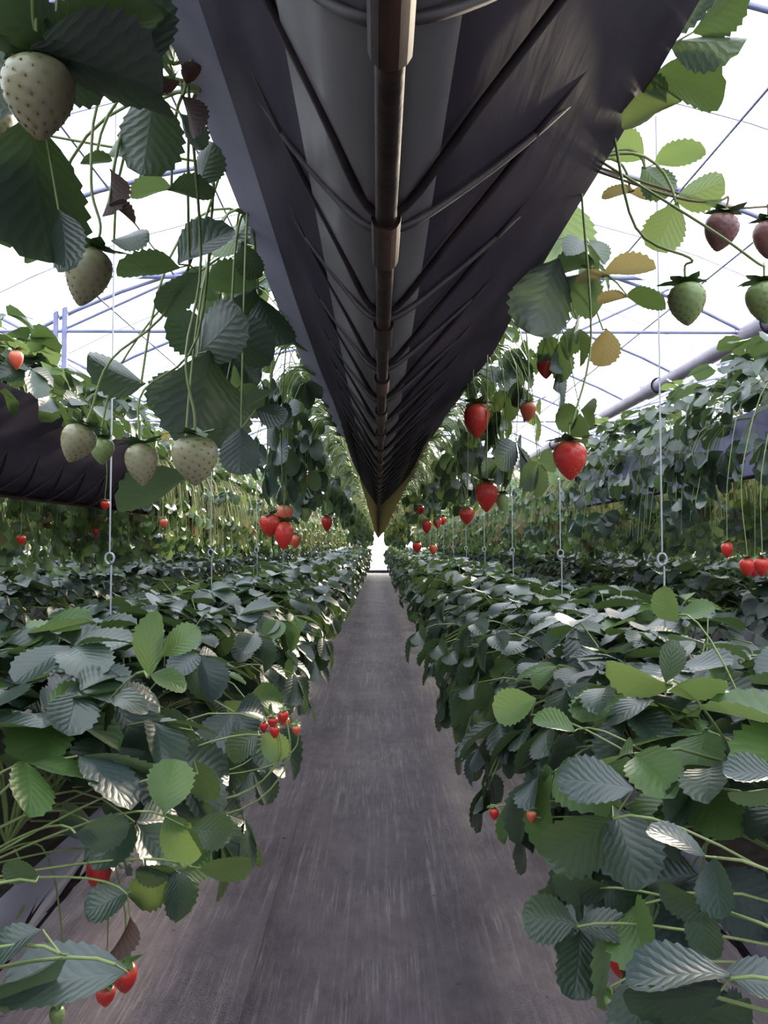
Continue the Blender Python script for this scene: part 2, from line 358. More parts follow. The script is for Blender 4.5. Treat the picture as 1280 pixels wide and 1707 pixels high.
def plant_geo(style, lod, rng):
    gs = []
    for kd, az in recipe(style, rng):
        b_, p_ = leaf_parts(kd, lod, rng, .062 if style == 'curtain' else .085)
        q = rng.random(); mi = (2 if q < .6 else (4 if q < .7 else 0)) if style == 'curtain' else (2 if q < .10 else (3 if q < .2 else 0))  # curtain: mostly yellow-green leaves, so the sunlit look sits in the colour
        m = Matrix.Rotation(az, 4, 'Z')
        gs += [b_.tf(m).mat(mi), p_.tf(m).mat(1)]
    if style in ('high', 'sparse', 'curtain'):
        for _ in range(14 if style == 'curtain' else 5): gs.append(truss(rng, lod).mat(5 if style == 'curtain' else 1))
    return cat(gs)
PM = ['leaf', 'stem', 'young', 'pale', 'tan', 'sunlit_stem']
rp_ = random.Random(5)
MID = {s: [plant_geo(s, 2, rp_) for _ in range(6)] for s in ('bed', 'inner', 'high', 'curtain')}
MIDM = {s: [mesh('plant', g, PM) for g in MID[s]] for s in MID}
FAR = {s: [plant_geo(s, 1, rp_) for _ in range(6)] for s in ('bed', 'inner', 'high', 'curtain')}

def near_plant(pos, rot, style, label, group, rng, scale=1.0, squash=1.0, name='strawberry_plant'):
    e = empty(name, pos); tag(e, label, 'plant', group); e.rotation_euler = (0, 0, rot); e.scale = (1, squash, 1)
    for kd, az in recipe(style, rng):
        q = rng.randrange(4); r = rng.random(); mk = 'young' if r < .12 else ('pale' if r < .25 else 'leaf')
        o = obj('leaf', LIB[kd, q][mk], e); s = scale * rng.uniform(.85, 1.12)
        o.rotation_euler = (rng.uniform(-.1, .1), rng.uniform(-.1, .1), az); o.scale = (s, s, s)
        obj('petiole', LIB[kd, q]['pet'], o)
    return e
def mid_plant(pos, rot, style, label, group, rng, squash=1.0, size=1.0):
    o = obj('strawberry_plant', rng.choice(MIDM[style])); o.location = pos
    o.rotation_euler = (0, 0, rot + rng.uniform(-.25, .25)); s = size * rng.uniform(.88, 1.12); o.scale = (s, s * squash, s)
    return tag(o, label, 'plant', group)
def far_stuff(spots, label, squash=1.0, size=1.0, name='strawberry_foliage'):
    gs = []
    for pos, rot, style in spots:
        s = size * R.uniform(.88, 1.15)
        m = Matrix.Translation(pos) @ Matrix.Rotation(rot + R.uniform(-.3, .3), 4, 'Z') @ Matrix.Scale(s, 4) @ Matrix.Scale(squash, 4, (0, 1, 0))
        gs.append(R.choice(FAR[style]).tf(m))
    return tag(obj(name, mesh(name, cat(gs), PM)), label, 'foliage', None, 'stuff')

# ------------------------------------------------------------------ the setting: ground, matting, greenhouse shell
YB, YE = -5.0, 26.4
fl = obj('floor', mesh('floor', G([(-60, -60, -.012), (60, -60, -.012), (60, 90, -.012), (-60, 90, -.012)], [(0, 1, 2, 3)]), 'earth')); tag(fl, kind='structure')
def weed(x0, x1, z, label, seed):
    xs = np.linspace(x0, x1, 44); ys = np.concatenate([np.linspace(YB + .1, .6, 20)[:-1], np.linspace(.6, 8, 230), np.linspace(8, YE - .05, 90)[1:]])
    X, Y = np.meshgrid(xs, ys, indexing='ij'); rs = np.random.RandomState(seed); Z = np.zeros_like(X)
    for _ in range(26):
        kx, ky = rs.uniform(6, 45), rs.uniform(-7, 7); Z += .0011 * np.sin(kx * X + ky * Y + rs.uniform(0, 6.3)) * (.6 + .5 * np.sin(rs.uniform(.5, 2) * Y + rs.uniform(0, 6)))
    bump = np.exp(-((X - .42) / .16) ** 2) * np.exp(-((Y - 2.35) / .8) ** 2)
    Z += bump * (.012 * np.sin(30 * X + 9 * Y) * np.sin(11 * Y - 14 * X) + .012)
    Z = np.maximum(Z, -.006)
    g = grid(np.stack([X, Y, Z + z], -1)); g.f = g.f[:, ::-1] if np.cross(g.v[g.f[0, 1]] - g.v[g.f[0, 0]], g.v[g.f[0, 2]] - g.v[g.f[0, 0]])[2] < 0 else g.f
    return tag(obj('weed_mat', mesh('weed_mat', g, 'weed')), label, 'mat', 'woven mats on the ground')
weed(-.33, 1.25, 0.0, 'brown-purple woven weed mat running down the middle of the aisle', 1)
weed(-1.75, -.29, 0.006, 'brown-purple weed mat under the low left trough, overlapping the aisle mat', 2)
weed(1.22, 2.9, 0.006, 'brown-purple weed mat under the high trough on the right', 3)

SP, CX, EZ, AZ = 5.5, .1, 1.6 + ZC, 2.28 + ZC       # span width, centre, eave and ridge height
def arch_x(c): 
    t = np.linspace(-1, 1, 17); return c + t * SP / 2, EZ + (AZ - EZ) * (1 - np.abs(t) ** 2.2)
gs = []
for c in (CX - SP, CX, CX + SP):
    xs, zs = arch_x(c); P = np.stack([np.stack([xs, np.full(17, y), zs + .03], -1) for y in (YB, YE)], 0); gs.append(grid(P))
ceil = obj('ceiling', mesh('ceiling', cat(gs), 'film')); tag(ceil, kind='structure')
hoop_m = {}
for ci, c in enumerate((CX - SP, CX, CX + SP)):
    xs, zs = arch_x(c); hoop_m[ci] = mesh('roof_hoop', tube(np.stack([xs, 0 * xs, zs], -1), .014, k=6), 'galv')
    thin = mesh('roof_wire', tube(np.stack([xs, 0 * xs, zs + .012], -1), .004, k=4), 'galv')
    y = -4.25
    while y < YE:
        obj('roof_hoop', hoop_m[ci], ceil, (0, y, 0))
        obj('roof_wire', thin, ceil, (0, y + .72, 0))
        y += 1.45
    for t in (-.8, -.6, -.4, -.2, 0, .2, .4, .6, .8):
        i = t * SP / 2; z = EZ + (AZ - EZ) * (1 - abs(t) ** 2.2)
        obj('purlin', mesh('purlin', tube([(c + i, YB, z - .02), (c + i, YE, z - .02)], .008, k=6), 'galv'), ceil)
cm = mesh('tie_beam', tube([(CX - 1.5 * SP, 0, 2.02 + ZC), (CX + 1.5 * SP, 0, 2.02 + ZC)], .019, k=8), 'galv')
cl = mesh('eave_beam', tube([(CX - 1.5 * SP, 0, EZ), (CX + 1.5 * SP, 0, EZ)], .013, k=8), 'galv')
pm = mesh('post', cat([tube([(-.032, 0, .0), (-.032, 0, 2.02 + ZC)], .022, k=8), tube([(.034, 0, .0), (.034, 0, 2.02 + ZC)], .022, k=8)]), 'galv')
bm_ = mesh('brace', tube([(0, 0, 0), (.9, 0, .42)], .010, k=6), 'galv')
for k in range(-2, 5):
    y = 5.85 + 4.35 * k
    if y < YB: continue
    obj('tie_beam', cm, ceil, (0, y, 0)); obj('eave_beam', cl, ceil, (0, y, 0))
    for x in (CX - SP / 2 + .25, CX + SP / 2 + .12, CX - 1.5 * SP + .1, CX + 1.5 * SP - .1): obj('post', pm, ceil, (x, y, 0))
    for x in (-2.4, -1.5, .6, 1.5): obj('brace', bm_, ceil, (x, y, EZ))
for nm, P in (('wall_left', ((CX - 1.5 * SP, YB), (CX - 1.5 * SP, YE))), ('wall_right', ((CX + 1.5 * SP, YE), (CX + 1.5 * SP, YB)))):
    (a, b), (c, d) = P
    tag(obj(nm, mesh(nm, G([(a, b, 0), (c, d, 0), (c, d, EZ + .03), (a, b, EZ + .03)], [(0, 1, 2, 3)]), 'film')), kind='structure')
for nm, y in (('wall_back', YE), ('wall_front', YB)):
    gs = []
    for c in (CX - SP, CX, CX + SP):
        xs, zs = arch_x(c); gs.append(grid(np.stack([np.stack([xs, np.full(17, y), 0 * xs], -1), np.stack([xs, np.full(17, y), zs + .03], -1)], 0)))
    tag(obj(nm, mesh(nm, cat(gs), 'endfilm')), kind='structure')
tag(obj('baseboard_back', mesh('baseboard_back', box(CX - 1.5 * SP, CX + 1.5 * SP, YE - .08, YE - .02, 0, .10), 'rail')), kind='structure')

# white duct high on the right
du = empty('air_duct', (2.78, 0, 1.56 + ZC)); tag(du, 'thick whitish duct running lengthwise under the eave on the right', 'duct')
obj('pipe', mesh('pipe', tube([(0, YB, 0), (0, YE, 0)], .066, k=16), 'duct'), du)
slv = mesh('coupling', tube([(0, -.16, 0), (0, .16, 0)], .084, k=16), 'duct'); brk = mesh('bracket', tube([(0, 0, .06), (.03, 0, .2)], .008, k=5), 'galv')
for y in (3.2, 5.6, 7.8, 10, 12.4, 15, 18, 21): obj('coupling', slv, du, (0, y, 0)); obj('bracket', brk, du, (0, y + .4, 0))

# ------------------------------------------------------------------ troughs
PROF = [(-.212, .498), (-.160, .466), (-.120, .396), (-.080, .330), (-.040, .268), (-.012, .226), (.012, .226), (.055, .268), (.115, .328), (.19, .400), (.29, .50)]
K = .75                                   # the overhead trough is about 0.37 m wide
PROF = [(a * K, b * K) for a, b in PROF]
def wob(y, k): return .5 * math.sin(2.1 * y + k) + .3 * math.sin(5.3 * y + 2 * k) + .2 * math.sin(11 * y + 3 * k)
def trough_sheet(prof, y0, y1, x, z, step, seed, narrow=None, thick=.0015, i0=0):
    n = max(2, int((y1 - y0) / step)); ys = np.linspace(y0, y1, n); P = []
    for y in ys:
        sc = narrow(y) if narrow else 1.0; row = []
        for i, (px, pz) in enumerate(prof):
            e = abs(px) / .29; j = i + i0; row.append((x + px * sc + .006 * e * wob(y, seed + j * .4), y, z + pz + .008 * e * wob(y * 1.3, seed + j * .5)))
        P.append(row)
    P = np.array(P); lo = grid(P); Q = P.copy(); Q[:, :, 2] += thick; up = grid(Q)
    return cat([lo, up])
def make_trough(name, x, z, label, prof, segs, rib_y, narrow=None, sleeves=(), group=None, fine=.05, k=1.0):
    """x, z: place of the keel relative to the profile; parts in world axes under an Empty on the keel"""
    e = empty(name, (x, 0, z)); tag(e, label, 'trough', group)
    for nm, mk, i0, i1, y0, y1, dz in segs:
        pr = prof[i0:i1 + 1]
        if nm == 'liner': pr = [(-.061 * k, .300 * k), (-.040 * k, .268 * k), (-.012 * k, .226 * k), (.012 * k, .226 * k), (.034 * k, .2475 * k)]
        obj(nm, mesh(nm, trough_sheet(pr, y0, y1, 0, dz, fine, 1.7 + x, narrow, i0=i0), mk), e)
    kz = min(p[1] for p in prof) - .012 * k
    obj('keel_pipe', mesh('keel_pipe', tube([(0, YB + .2, kz), (0, YE - .3, kz)], .0072 * k, k=12), 'rust'), e)
    if sleeves:
        sm = mesh('coupling', tube([(0, -.075 * k, kz), (0, 0, kz)], .0100 * k, k=14, cap=True), 'rust')
        for y in sleeves: obj('coupling', sm, e, (0, y, 0))
    # ribs: a pair of V wires at each station, one leaning back and one leaning ahead
    pz = np.array(prof); kx = [0]; 
    def rib_geo(lean):
        pts = []
        for (a, b) in prof[1:-1]: pts.append((a, lean * (b - kz), b - .006 * k + .22 * max(0, b - kz - .10 * k)))
        left = [p for p in pts if p[0] < -.02 * k][::1]; right = [p for p in pts if p[0] > .02 * k]
        path = left + [(-.012 * k, 0, kz + .004), (.012 * k, 0, kz + .004)] + right
        return tube(spline(path, 4), .0031 * k, k=5)
    rm = [mesh('rib', rib_geo(-.75), 'rib'), mesh('rib', rib_geo(.75), 'rib')]
    for y in rib_y[0]:
        obj('rib', rm[0], e, (0, y, 0)); obj('rib', rm[1], e, (0, y + .033 * k, 0))
    if len(rib_y[1]):
        gs = []
        for y in rib_y[1]:
            for l, o in ((-.75, 0), (.75, .033)): gs.append(rib_geo(l).tf(Matrix.Translation((0, y + o, 0))))
        tag(obj('rib', mesh('rib', cat(gs), 'rib'), e), kind='stuff')
    return e
nar = lambda y: 1.0 if y < 1.5 else (1.0 - .14 * min(1, (y - 1.5) / 1.5))
ribs_c = [(.5 + .2155 * k) * K for k in range(-5, 158)]
make_trough('hanging_trough', .004, ZC, 'long purple-grey film trough hung overhead along the aisle, with rusty keel pipe', PROF,
            [('film', 'trough', 1, 10, YB + .3, 2.65, 0), ('film', 'trough_sunglow', 1, 10, 2.6, YE - .4, .002), ('edge_flap', 'lip', 0, 1, YB + .3, 2.65, 0), ('liner', 'liner', 3, 7, YB + .3, 2.65, -.003)],
            ([y for y in ribs_c if y < 3.3], []), nar, [(.33 + .2484 * k) * K for k in range(-4, 60)], k=K)
SPROF = [(-.22, .50), (-.17, .40), (-.10, .29), (-.035, .224), (.035, .224), (.10, .29), (.17, .40), (.22, .50)]
ribs_s = [1.2 + .2155 * k for k in range(0, 30)]
XSD = {-1: 1.27, 1: 1.45}
RPROF = [(-.20, .40), (-.16, .335), (-.10, .265), (-.035, .224), (.035, .224), (.10, .265), (.16, .335), (.20, .40)]
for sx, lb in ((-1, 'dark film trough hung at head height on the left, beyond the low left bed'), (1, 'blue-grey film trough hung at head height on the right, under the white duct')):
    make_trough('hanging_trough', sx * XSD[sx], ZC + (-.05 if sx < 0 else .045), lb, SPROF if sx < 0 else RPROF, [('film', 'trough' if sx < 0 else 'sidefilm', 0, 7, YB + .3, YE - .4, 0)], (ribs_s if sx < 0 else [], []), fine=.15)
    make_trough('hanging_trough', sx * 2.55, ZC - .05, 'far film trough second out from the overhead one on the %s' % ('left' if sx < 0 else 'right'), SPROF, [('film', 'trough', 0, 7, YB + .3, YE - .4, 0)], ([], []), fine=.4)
LPROF = [(-.20, .25), (-.155, .16), (-.09, .06), (-.035, .004), (.035, .004), (.09, .06), (.155, .16), (.20, .25)]
XL, ZL = .62, ZC - .65
ribs_l = [.35 + .2155 * k for k in range(0, 22)]
for sx in (-1, 1):
    for k, x in enumerate((XL, 1.89)):
        side = 'left' if sx < 0 else 'right'
        e = make_trough('low_trough', sx * x, ZL, ('white film trough of the low bed on the %s of the aisle' if k == 0 else 'second low film trough out from the aisle on the %s') % side,
                        LPROF, [('film', 'whitefilm', 0, 7, YB + .3, YE - .4, 0)], (ribs_l if k == 0 else [], []), fine=.12 if k == 0 else .5)
        xs = np.linspace(-.165, .165, 9); ys = np.linspace(YB + .35, YE - .45, 500 if k == 0 else 60); X, Y = np.meshgrid(xs, ys, indexing='ij')
        Z = .20 + .012 * np.sin(37 * X + 21 * Y) * np.sin(17 * Y + 9 * X) + .02 * np.cos(X * 9)
        obj('substrate', mesh('substrate', grid(np.stack([X, Y, Z], -1)), 'soil'), e)

# suspension rods of the low beds
rod_m = mesh('rod', tube([(0, 0, .98), (0, 0, 3.12)], .0020, k=6), 'wire')
ring_m = mesh('ring', tube([(.010 * math.cos(a), 0, .965 + .013 * math.sin(a)) for a in np.linspace(0, 2 * math.pi, 13)], .0028, k=5), 'wire')
hook_m = mesh('hook_rod', tube([(.004, 0, .95), (.004, 0, .62)], .0022, k=6), 'wire')
for sx, y0, st in ((1, 1.70, .95), (-1, 1.81, 1.09)):
    for k in range(-1, 9):
        y = y0 + st * k
        if y < .3: continue
        e = empty('suspension_rod', (sx * (XL + .0), y, 0)); side = 'left' if sx < 0 else 'right'
        od = ['nearest', 'second nearest', 'third nearest', 'fourth nearest', 'fifth nearest', 'sixth nearest', 'seventh nearest', 'eighth nearest', 'ninth nearest', 'tenth nearest']
        tag(e, 'thin white hanging rod with eyelet over the %s low bed, %s to the camera' % (side, od[k + 1]), 'rod', 'rods that carry the low beds')
        obj('rod', rod_m, e); obj('ring', ring_m, e); obj('hook_rod', hook_m, e)

# ------------------------------------------------------------------ rows of plants
ORD = ['first', 'second', 'third', 'fourth', 'fifth', 'sixth', 'seventh', 'eighth', 'ninth', 'tenth', 'eleventh', 'twelfth', 'thirteenth', 'fourteenth', 'fifteenth', 'sixteenth', 'seventeenth', 'eighteenth', 'nineteenth', 'twentieth']
def side_rot(sx): return math.pi / 2 if sx < 0 else -math.pi / 2          # local +Y turned to -X / +X
ZB = ZC - .395
for sx in (-1, 1):
    side = 'left' if sx < 0 else 'right'
    far = []
    for line in (0, 1):                                  # 0: aisle side, 1: outer side
        i = 0; y = (.42 if sx < 0 else .36) + .1 * line
        rot = side_rot(-sx) if line == 0 else side_rot(sx)
        st = 'bed' if line == 0 else 'inner'
        while y < YE - .6:
            if line == 0 and y < .7: y = .84 if sx < 0 else .72
            x = sx * (XL + (-.135 if line == 0 else .06)) + R.uniform(-.02, .02); pos = (x, y, ZB + R.uniform(-.015, .015))
            if y < 3.3:
                near_plant(pos, rot + R.uniform(-.2, .2), 'inner' if (y < (1.3 if sx < 0 else 1.0)) else st, 'strawberry plant in the low %s bed, %s from the camera on the %s side' % (side, ORD[i], 'aisle' if line == 0 else 'outer'), 'strawberry plants in the low %s bed' % side, R, 1.06)
            elif y < 9:
                mid_plant(pos, rot, st, 'leafy strawberry plant further back in the low %s bed' % side, 'plants further back in the low %s bed' % side, R)
            else: far.append((pos, rot, st))
            y += R.uniform(.17, .21); i += 1
    far_stuff(far, 'distant strawberry leaves of the low %s bed towards the end wall' % side)
    far2 = []
    for line in (0, 1):
        y = 1.5
        while y < YE - .6:
            far2.append(((sx * (1.89 + (-.09 if line == 0 else .09)), y, ZB), side_rot(-sx) if line == 0 else side_rot(sx), 'bed')); y += R.uniform(.17, .22)
    far_stuff(far2, 'strawberry leaves of the second low bed out on the %s' % side)
    # central high trough
    far = []; y = 1.07; i = 0; xe = (-.185 if sx < 0 else .26) * K
    rot = side_rot(sx)
    while y < YE - .6:
        xx = xe * nar(y); pos = (xx + R.uniform(-.012, .012), y, ZC + .475 * K + R.uniform(-.01, .01))
        if y < 2.4: near_plant(pos, rot + R.uniform(-.2, .2), 'sparse' if y < 1.35 else 'high', 'strawberry plant trailing over the %s edge of the overhead trough, %s in its row' % (side, ORD[i]), 'plants on the overhead trough', R, .72, .66)
        elif y < 5.6: mid_plant(pos, rot, 'high', 'strawberry plant trailing over the %s edge of the overhead trough, further back' % side, 'plants further back on the %s edge overhead' % side, R, .66, .78)
        else: far.append((pos, rot, 'curtain'))
        y += R.uniform(.17, .22); i += 1
    far_stuff(far, 'distant strawberry leaves trailing from the %s edge of the overhead trough' % side, .66, .8)
    # plants standing on the overhead trough above and behind the picture's top edge
    y = -.6; k = 0
    while y < .75:
        near_plant((xe * .6, y, ZC + .52 * K), rot, 'crest', 'upright strawberry leaves on top of the overhead trough, %s side, %s' % (side, ORD[k]), 'plants on top of the overhead trough', R, .8); y += .2; k += 1
    # side high troughs
    far = []; OZ = ZC + .40
    for line in (0, 1):
        y = 1.6
        while y < YE - .6:
            pos = (sx * (XSD[sx] + (-.13 if line == 0 else .13)) + R.uniform(-.015, .015), y, OZ); rot = side_rot(-sx) if line == 0 else side_rot(sx)
            st = (R.choice(('bed', 'high')) if sx > 0 else 'inner') if y < (4.6 if sx > 0 else 3.4) else 'curtain'
            if line == 0 and y < 7.2: mid_plant(pos, rot, st, 'strawberry plant on the inner edge of the %s head-height trough' % side, 'plants on the %s head-height trough' % side, R)
            else: far.append((pos, rot, st if line == 0 else 'curtain'))
            y += R.uniform(.17, .22)
    far_stuff(far, 'distant strawberry leaves on the %s head-height trough' % side)
    far = []
    for xo, y0, zz, st in ((2.40, 2.5, OZ, 'curtain'), (3.16, 3.5, ZB, 'bed'), (3.7, 4, OZ, 'curtain'), (4.45, 5, ZB, 'bed'), (5.0, 5.5, OZ, 'curtain')):
        y = y0
        while y < YE - .6:
            far.append(((sx * xo, y, zz), side_rot(-sx), st)); y += R.uniform(.18, .25)
    far_stuff(far, 'strawberry leaves on the outer rows far out on the %s' % side)

# ------------------------------------------------------------------ leaves one can pick out, on plants of their own
def pick_leaf(plant, node, leaflets, crown, up=.05, stem='stem', r=.0013):
    """node: (px, py, depth) where the leaflets meet; leaflets: (px, py, length px, width px, tip angle, material[, 'top'])"""
    base = Vector(plant.location); nd = at(*node)
    by = {}
    for lf in leaflets:
        px, py, ln, wd, ang, mk = lf[:6]; top = len(lf) > 6
        d = node[2]; a = math.radians(ang)
        Ln = ln * d / F * 1.04; full = .88 * Ln; shown = wd * d / F; roll = math.acos(max(.12, min(1, shown / full)))
        if shown > full: full = shown
        vd = (at(px, py, 1) - cam.location).normalized(); vr = (rgt - vd * rgt.dot(vd)).normalized(); vu = vr.cross(vd)
        T = math.cos(a) * vr + math.sin(a) * vu + R.uniform(-.25, .1) * vd; T.normalize()
        b = at(px, py, d) - T * Ln * .5
        n0 = -vd if top else vd
        n0 = Matrix.Rotation(roll * (1 if R.random() < .5 else -1), 3, T) @ n0
        g = leaflet(Ln, full, R.uniform(.12, .45) if mk != 'dry' else .7, R.uniform(.0, .3) if mk != 'dry' else .4, 3, 0, R).tf(Matrix.Translation(-base) @ frame(b, T, n0))
        by.setdefault(mk, []).append(g)
        by.setdefault('_s', []).append(tube(np.array(bez(nd, (nd + b) * .5, b, 4)) - np.array(base), r * .7, r * .6, 5))
    mk = [k for k in by if k != '_s']
    g = cat([x.mat(i) for i, k in enumerate(mk) for x in by[k]])
    lo = obj('leaf', mesh('leaf', g, mk), plant)
    c = Vector(crown); m = Vector((c.x + (nd.x - c.x) * .85, (c.y + nd.y) / 2, max(c.z, nd.z) + up * .6))
    pg = cat([tube(np.array(bez(c, m, nd, 9)) - np.array(base), r * 1.25, r, 6)] + by['_s'])
    obj('petiole', mesh('petiole', pg, stem), lo)

def hero(crown, label, leaves, up=.05):
    e = empty('strawberry_plant', crown); tag(e, label, 'plant')
    for nd, lf in leaves: pick_leaf(e, nd, lf, crown, up)
    return e
T_ = 'top'
ZH = ZC + .49 * K
hero((-.15, .40, ZH), 'dark backlit strawberry plant filling the top left corner beside the trough', [
    ((75, 215, .47), [(62, 318, 225, 175, -92, 'leaf'), (112, 402, 95, 62, -82, 'leaf'), (18, 330, 150, 110, -120, 'leaf')]),
    ((95, 90, .44), [(165, 112, 200, 140, -15, 'leaf'), (60, 50, 150, 120, 130, 'leaf'), (170, 50, 190, 110, 35, 'leaf')]),
    ((20, 60, .46), [(30, 20, 120, 80, 80, 'leaf'), (-10, 120, 140, 100, -110, 'leaf'), (90, 110, 160, 120, -20, 'leaf')]),
    ((185, 165, .50), [(236, 170, 98, 40, -4, 'leaf'), (215, 70, 150, 100, 50, 'leaf'), (245, 40, 130, 90, 75, 'leaf')]),
    ((265, 165, .60), [(250, 222, 125, 108, -102, 'leaf'), (290, 60, 130, 70, 80, 'leaf'), (320, 220, 60, 40, -60, 'leaf')])])
hero((-.145, .62, ZH), 'strawberry plant with blue-grey and bright green leaves against the sky, left of trough', [
    ((286, 310, .68), [(252, 313, 66, 36, 178, 'young'), (318, 314, 72, 40, 4, 'leaf'), (345, 275, 70, 50, 60, 'leaf')]),
    ((316, 442, .72), [(336, 402, 105, 60, 42, 'pale', T_), (298, 486, 92, 56, -140, 'pale', T_), (247, 446, 100, 46, 180, 'leaf')]),
    ((190, 402, .72), [(218, 397, 60, 32, 8, 'leaf')]), ((84, 426, .74), [(62, 425, 44, 26, 182, 'leaf')]),
    ((305, 160, .56), [(322, 192, 60, 40, -62, 'dry'), (318, 122, 36, 30, 60, 'dry'), (268, 131, 62, 20, 172, 'dry')]),
    ((188, 290, .60), [(190, 322, 70, 32, -88, 'dry'), (205, 350, 44, 20, -20, 'dry')]),
    ((160, 262, .64), [(160, 268, 50, 22, 10, 'leaf'), (195, 248, 40, 22, 30, 'leaf')])])
hero((-.145, .86, ZH), 'strawberry plant with large dark leaves hanging behind the pale berries', [
    ((235, 640, .80), [(192, 626, 96, 64, 165, 'leaf')]),
    ((330, 590, .84), [(338, 665, 155, 125, -100, 'leaf'), (365, 560, 115, 90, 40, 'leaf'), (290, 655, 90, 80, -130, 'leaf')]),
    ((385, 600, .9), [(375, 690, 110, 95, -95, 'leaf'), (410, 570, 100, 80, -20, 'leaf'), (320, 560, 90, 70, 150, 'leaf')]),
    ((402, 715, .82), [(400, 752, 74, 70, -92, 'leaf'), (452, 692, 52, 42, -20, 'leaf'), (425, 668, 58, 20, 40, 'pale')]),
    ((305, 790, .78), [(255, 815, 125, 62, -160, 'leaf')]),
    ((430, 480, .95), [(410, 530, 95, 80, -110, 'leaf'), (450, 540, 90, 70, -70, 'leaf'), (390, 470, 80, 60, 170, 'leaf')]),
    ((395, 400, .92), [(400, 385, 60, 32, 40, 'leaf'), (375, 410, 60, 34, 200, 'young'), (415, 435, 60, 46, -70, 'leaf')])])
hero((.20, .50, ZH), 'backlit green strawberry plant at the top right corner beside the trough', [
    ((1118, 75, .60), [(1176, 72, 122, 52, -4, 'leaf'), (1205, 20, 100, 70, 35, 'leaf'), (1135, 22, 110, 50, 12, 'leaf')]),
    ((1085, 135, .64), [(1150, 138, 120, 78, -12, 'leaf'), (1085, 182, 92, 46, -165, 'young'), (1080, 150, 80, 40, 150, 'leaf')])])
hero((.20, .74, ZH), 'strawberry plant with round pale green leaves against the bright sky on the right', [
    ((1075, 280, .78), [(1042, 244, 74, 56, 150, 'young'), (1130, 256, 80, 46, 25, 'young'), (1094, 302, 66, 54, -40, 'leaf')]),
    ((1128, 342, .74), [(1166, 320, 78, 60, 20, 'young'), (1110, 379, 78, 72, -110, 'young')]),
    ((1050, 320, .8), [(1030, 318, 50, 22, 180, 'tan'), (1068, 322, 40, 18, 0, 'tan')])])
hero((.20, 1.08, ZH), 'strawberry plant with a yellowing leaf hanging right of the trough middle', [
    ((945, 345, 1.05), [(942, 392, 112, 92, -85, 'young'), (910, 350, 80, 60, 160, 'leaf')]),
    ((930, 450, 1.0), [(905, 495, 125, 110, -110, 'leaf'), (972, 490, 80, 62, -40, 'pale'), (950, 440, 70, 40, 30, 'leaf')]),
    ((1005, 462, .95), [(1046, 448, 84, 36, 14, 'tan'), (985, 460, 50, 22, 180, 'tan')]),
    ((1045, 492, .92), [(1077, 496, 68, 38, -4, 'leaf'), (1020, 495, 46, 22, 180, 'tan')]),
    ((1005, 550, 1.0), [(1008, 580, 60, 52, -92, 'tan')])], .03)
ZL2 = ZC - .39
hero((.50, .70, ZL2), 'strawberry plant with big dark three-part leaves over the aisle, bottom right', [
    ((1022, 1365, .72), [(993, 1302, 118, 76, 168, 'pale', T_), (967, 1402, 130, 98, -150, 'leaf', T_), (1048, 1408, 124, 98, -72, 'leaf', T_)]),
    ((962, 1545, .74), [(915, 1533, 84, 78, 172, 'leaf', T_), (1008, 1543, 84, 54, -2, 'leaf', T_), (966, 1606, 98, 80, -98, 'leaf', T_)]),
    ((1000, 1480, .80), [(970, 1480, 90, 50, 180, 'leaf', T_), (1045, 1500, 90, 80, -40, 'leaf', T_), (1040, 1560, 100, 70, -80, 'leaf', T_)])])
hero((.50, .48, ZL2), 'strawberry plant with pale curled leaves in the bottom right corner', [
    ((1196, 1430, .60), [(1133, 1396, 88, 34, 140, 'pale', T_), (1194, 1478, 92, 60, -95, 'pale', T_)]),
    ((1215, 1632, .52), [(1130, 1618, 160, 66, 176, 'pale', T_), (1262, 1630, 110, 60, -5, 'pale', T_), (1128, 1675, 150, 55, -165, 'leaf', T_)]),
    ((1085, 1650, .55), [(1060, 1690, 120, 90, -110, 'leaf', T_), (1180, 1690, 140, 50, 10, 'leaf', T_)]),
    ((1275, 1300, .58), [(1255, 1288, 90, 46, 175, 'pale', T_), (1258, 1322, 80, 26, 190, 'pale', T_)]),
    ((1165, 1510, .62), [(1140, 1505, 80, 50, 170, 'leaf', T_), (1170, 1550, 80, 60, -90, 'leaf', T_)])])
hero((.50, .92, ZL2), 'strawberry plant with fresh light green leaves standing above the right bed', [
    ((1112, 1140, .86), [(1066, 1134, 104, 46, 172, 'young', T_), (1160, 1146, 96, 36, 8, 'young', T_), (1120, 1105, 70, 40, 70, 'leaf', T_)]),
    ((885, 1192, 1.05), [(858, 1178, 72, 60, 200, 'young', T_)]), ((962, 1216, .98), [(925, 1204, 66, 36, 155, 'young', T_)]),
    ((1130, 1025, 1.1), [(1110, 1010, 60, 46, 120, 'young', T_), (1160, 1020, 60, 30, 20, 'young', T_)])])
hero((-.50, .62, ZL2), 'strawberry plant with a large grey-green leaf in the bottom left corner', [
    ((192, 1608, .62), [(108, 1632, 190, 100, 186, 'pale', T_)]), ((100, 1590, .60), [(42, 1640, 140, 44, 216, 'pale', T_), (15, 1570, 100, 50, 200, 'leaf', T_)]),
    ((60, 1470, .66), [(35, 1455, 56, 36, 170, 'leaf', T_)])])
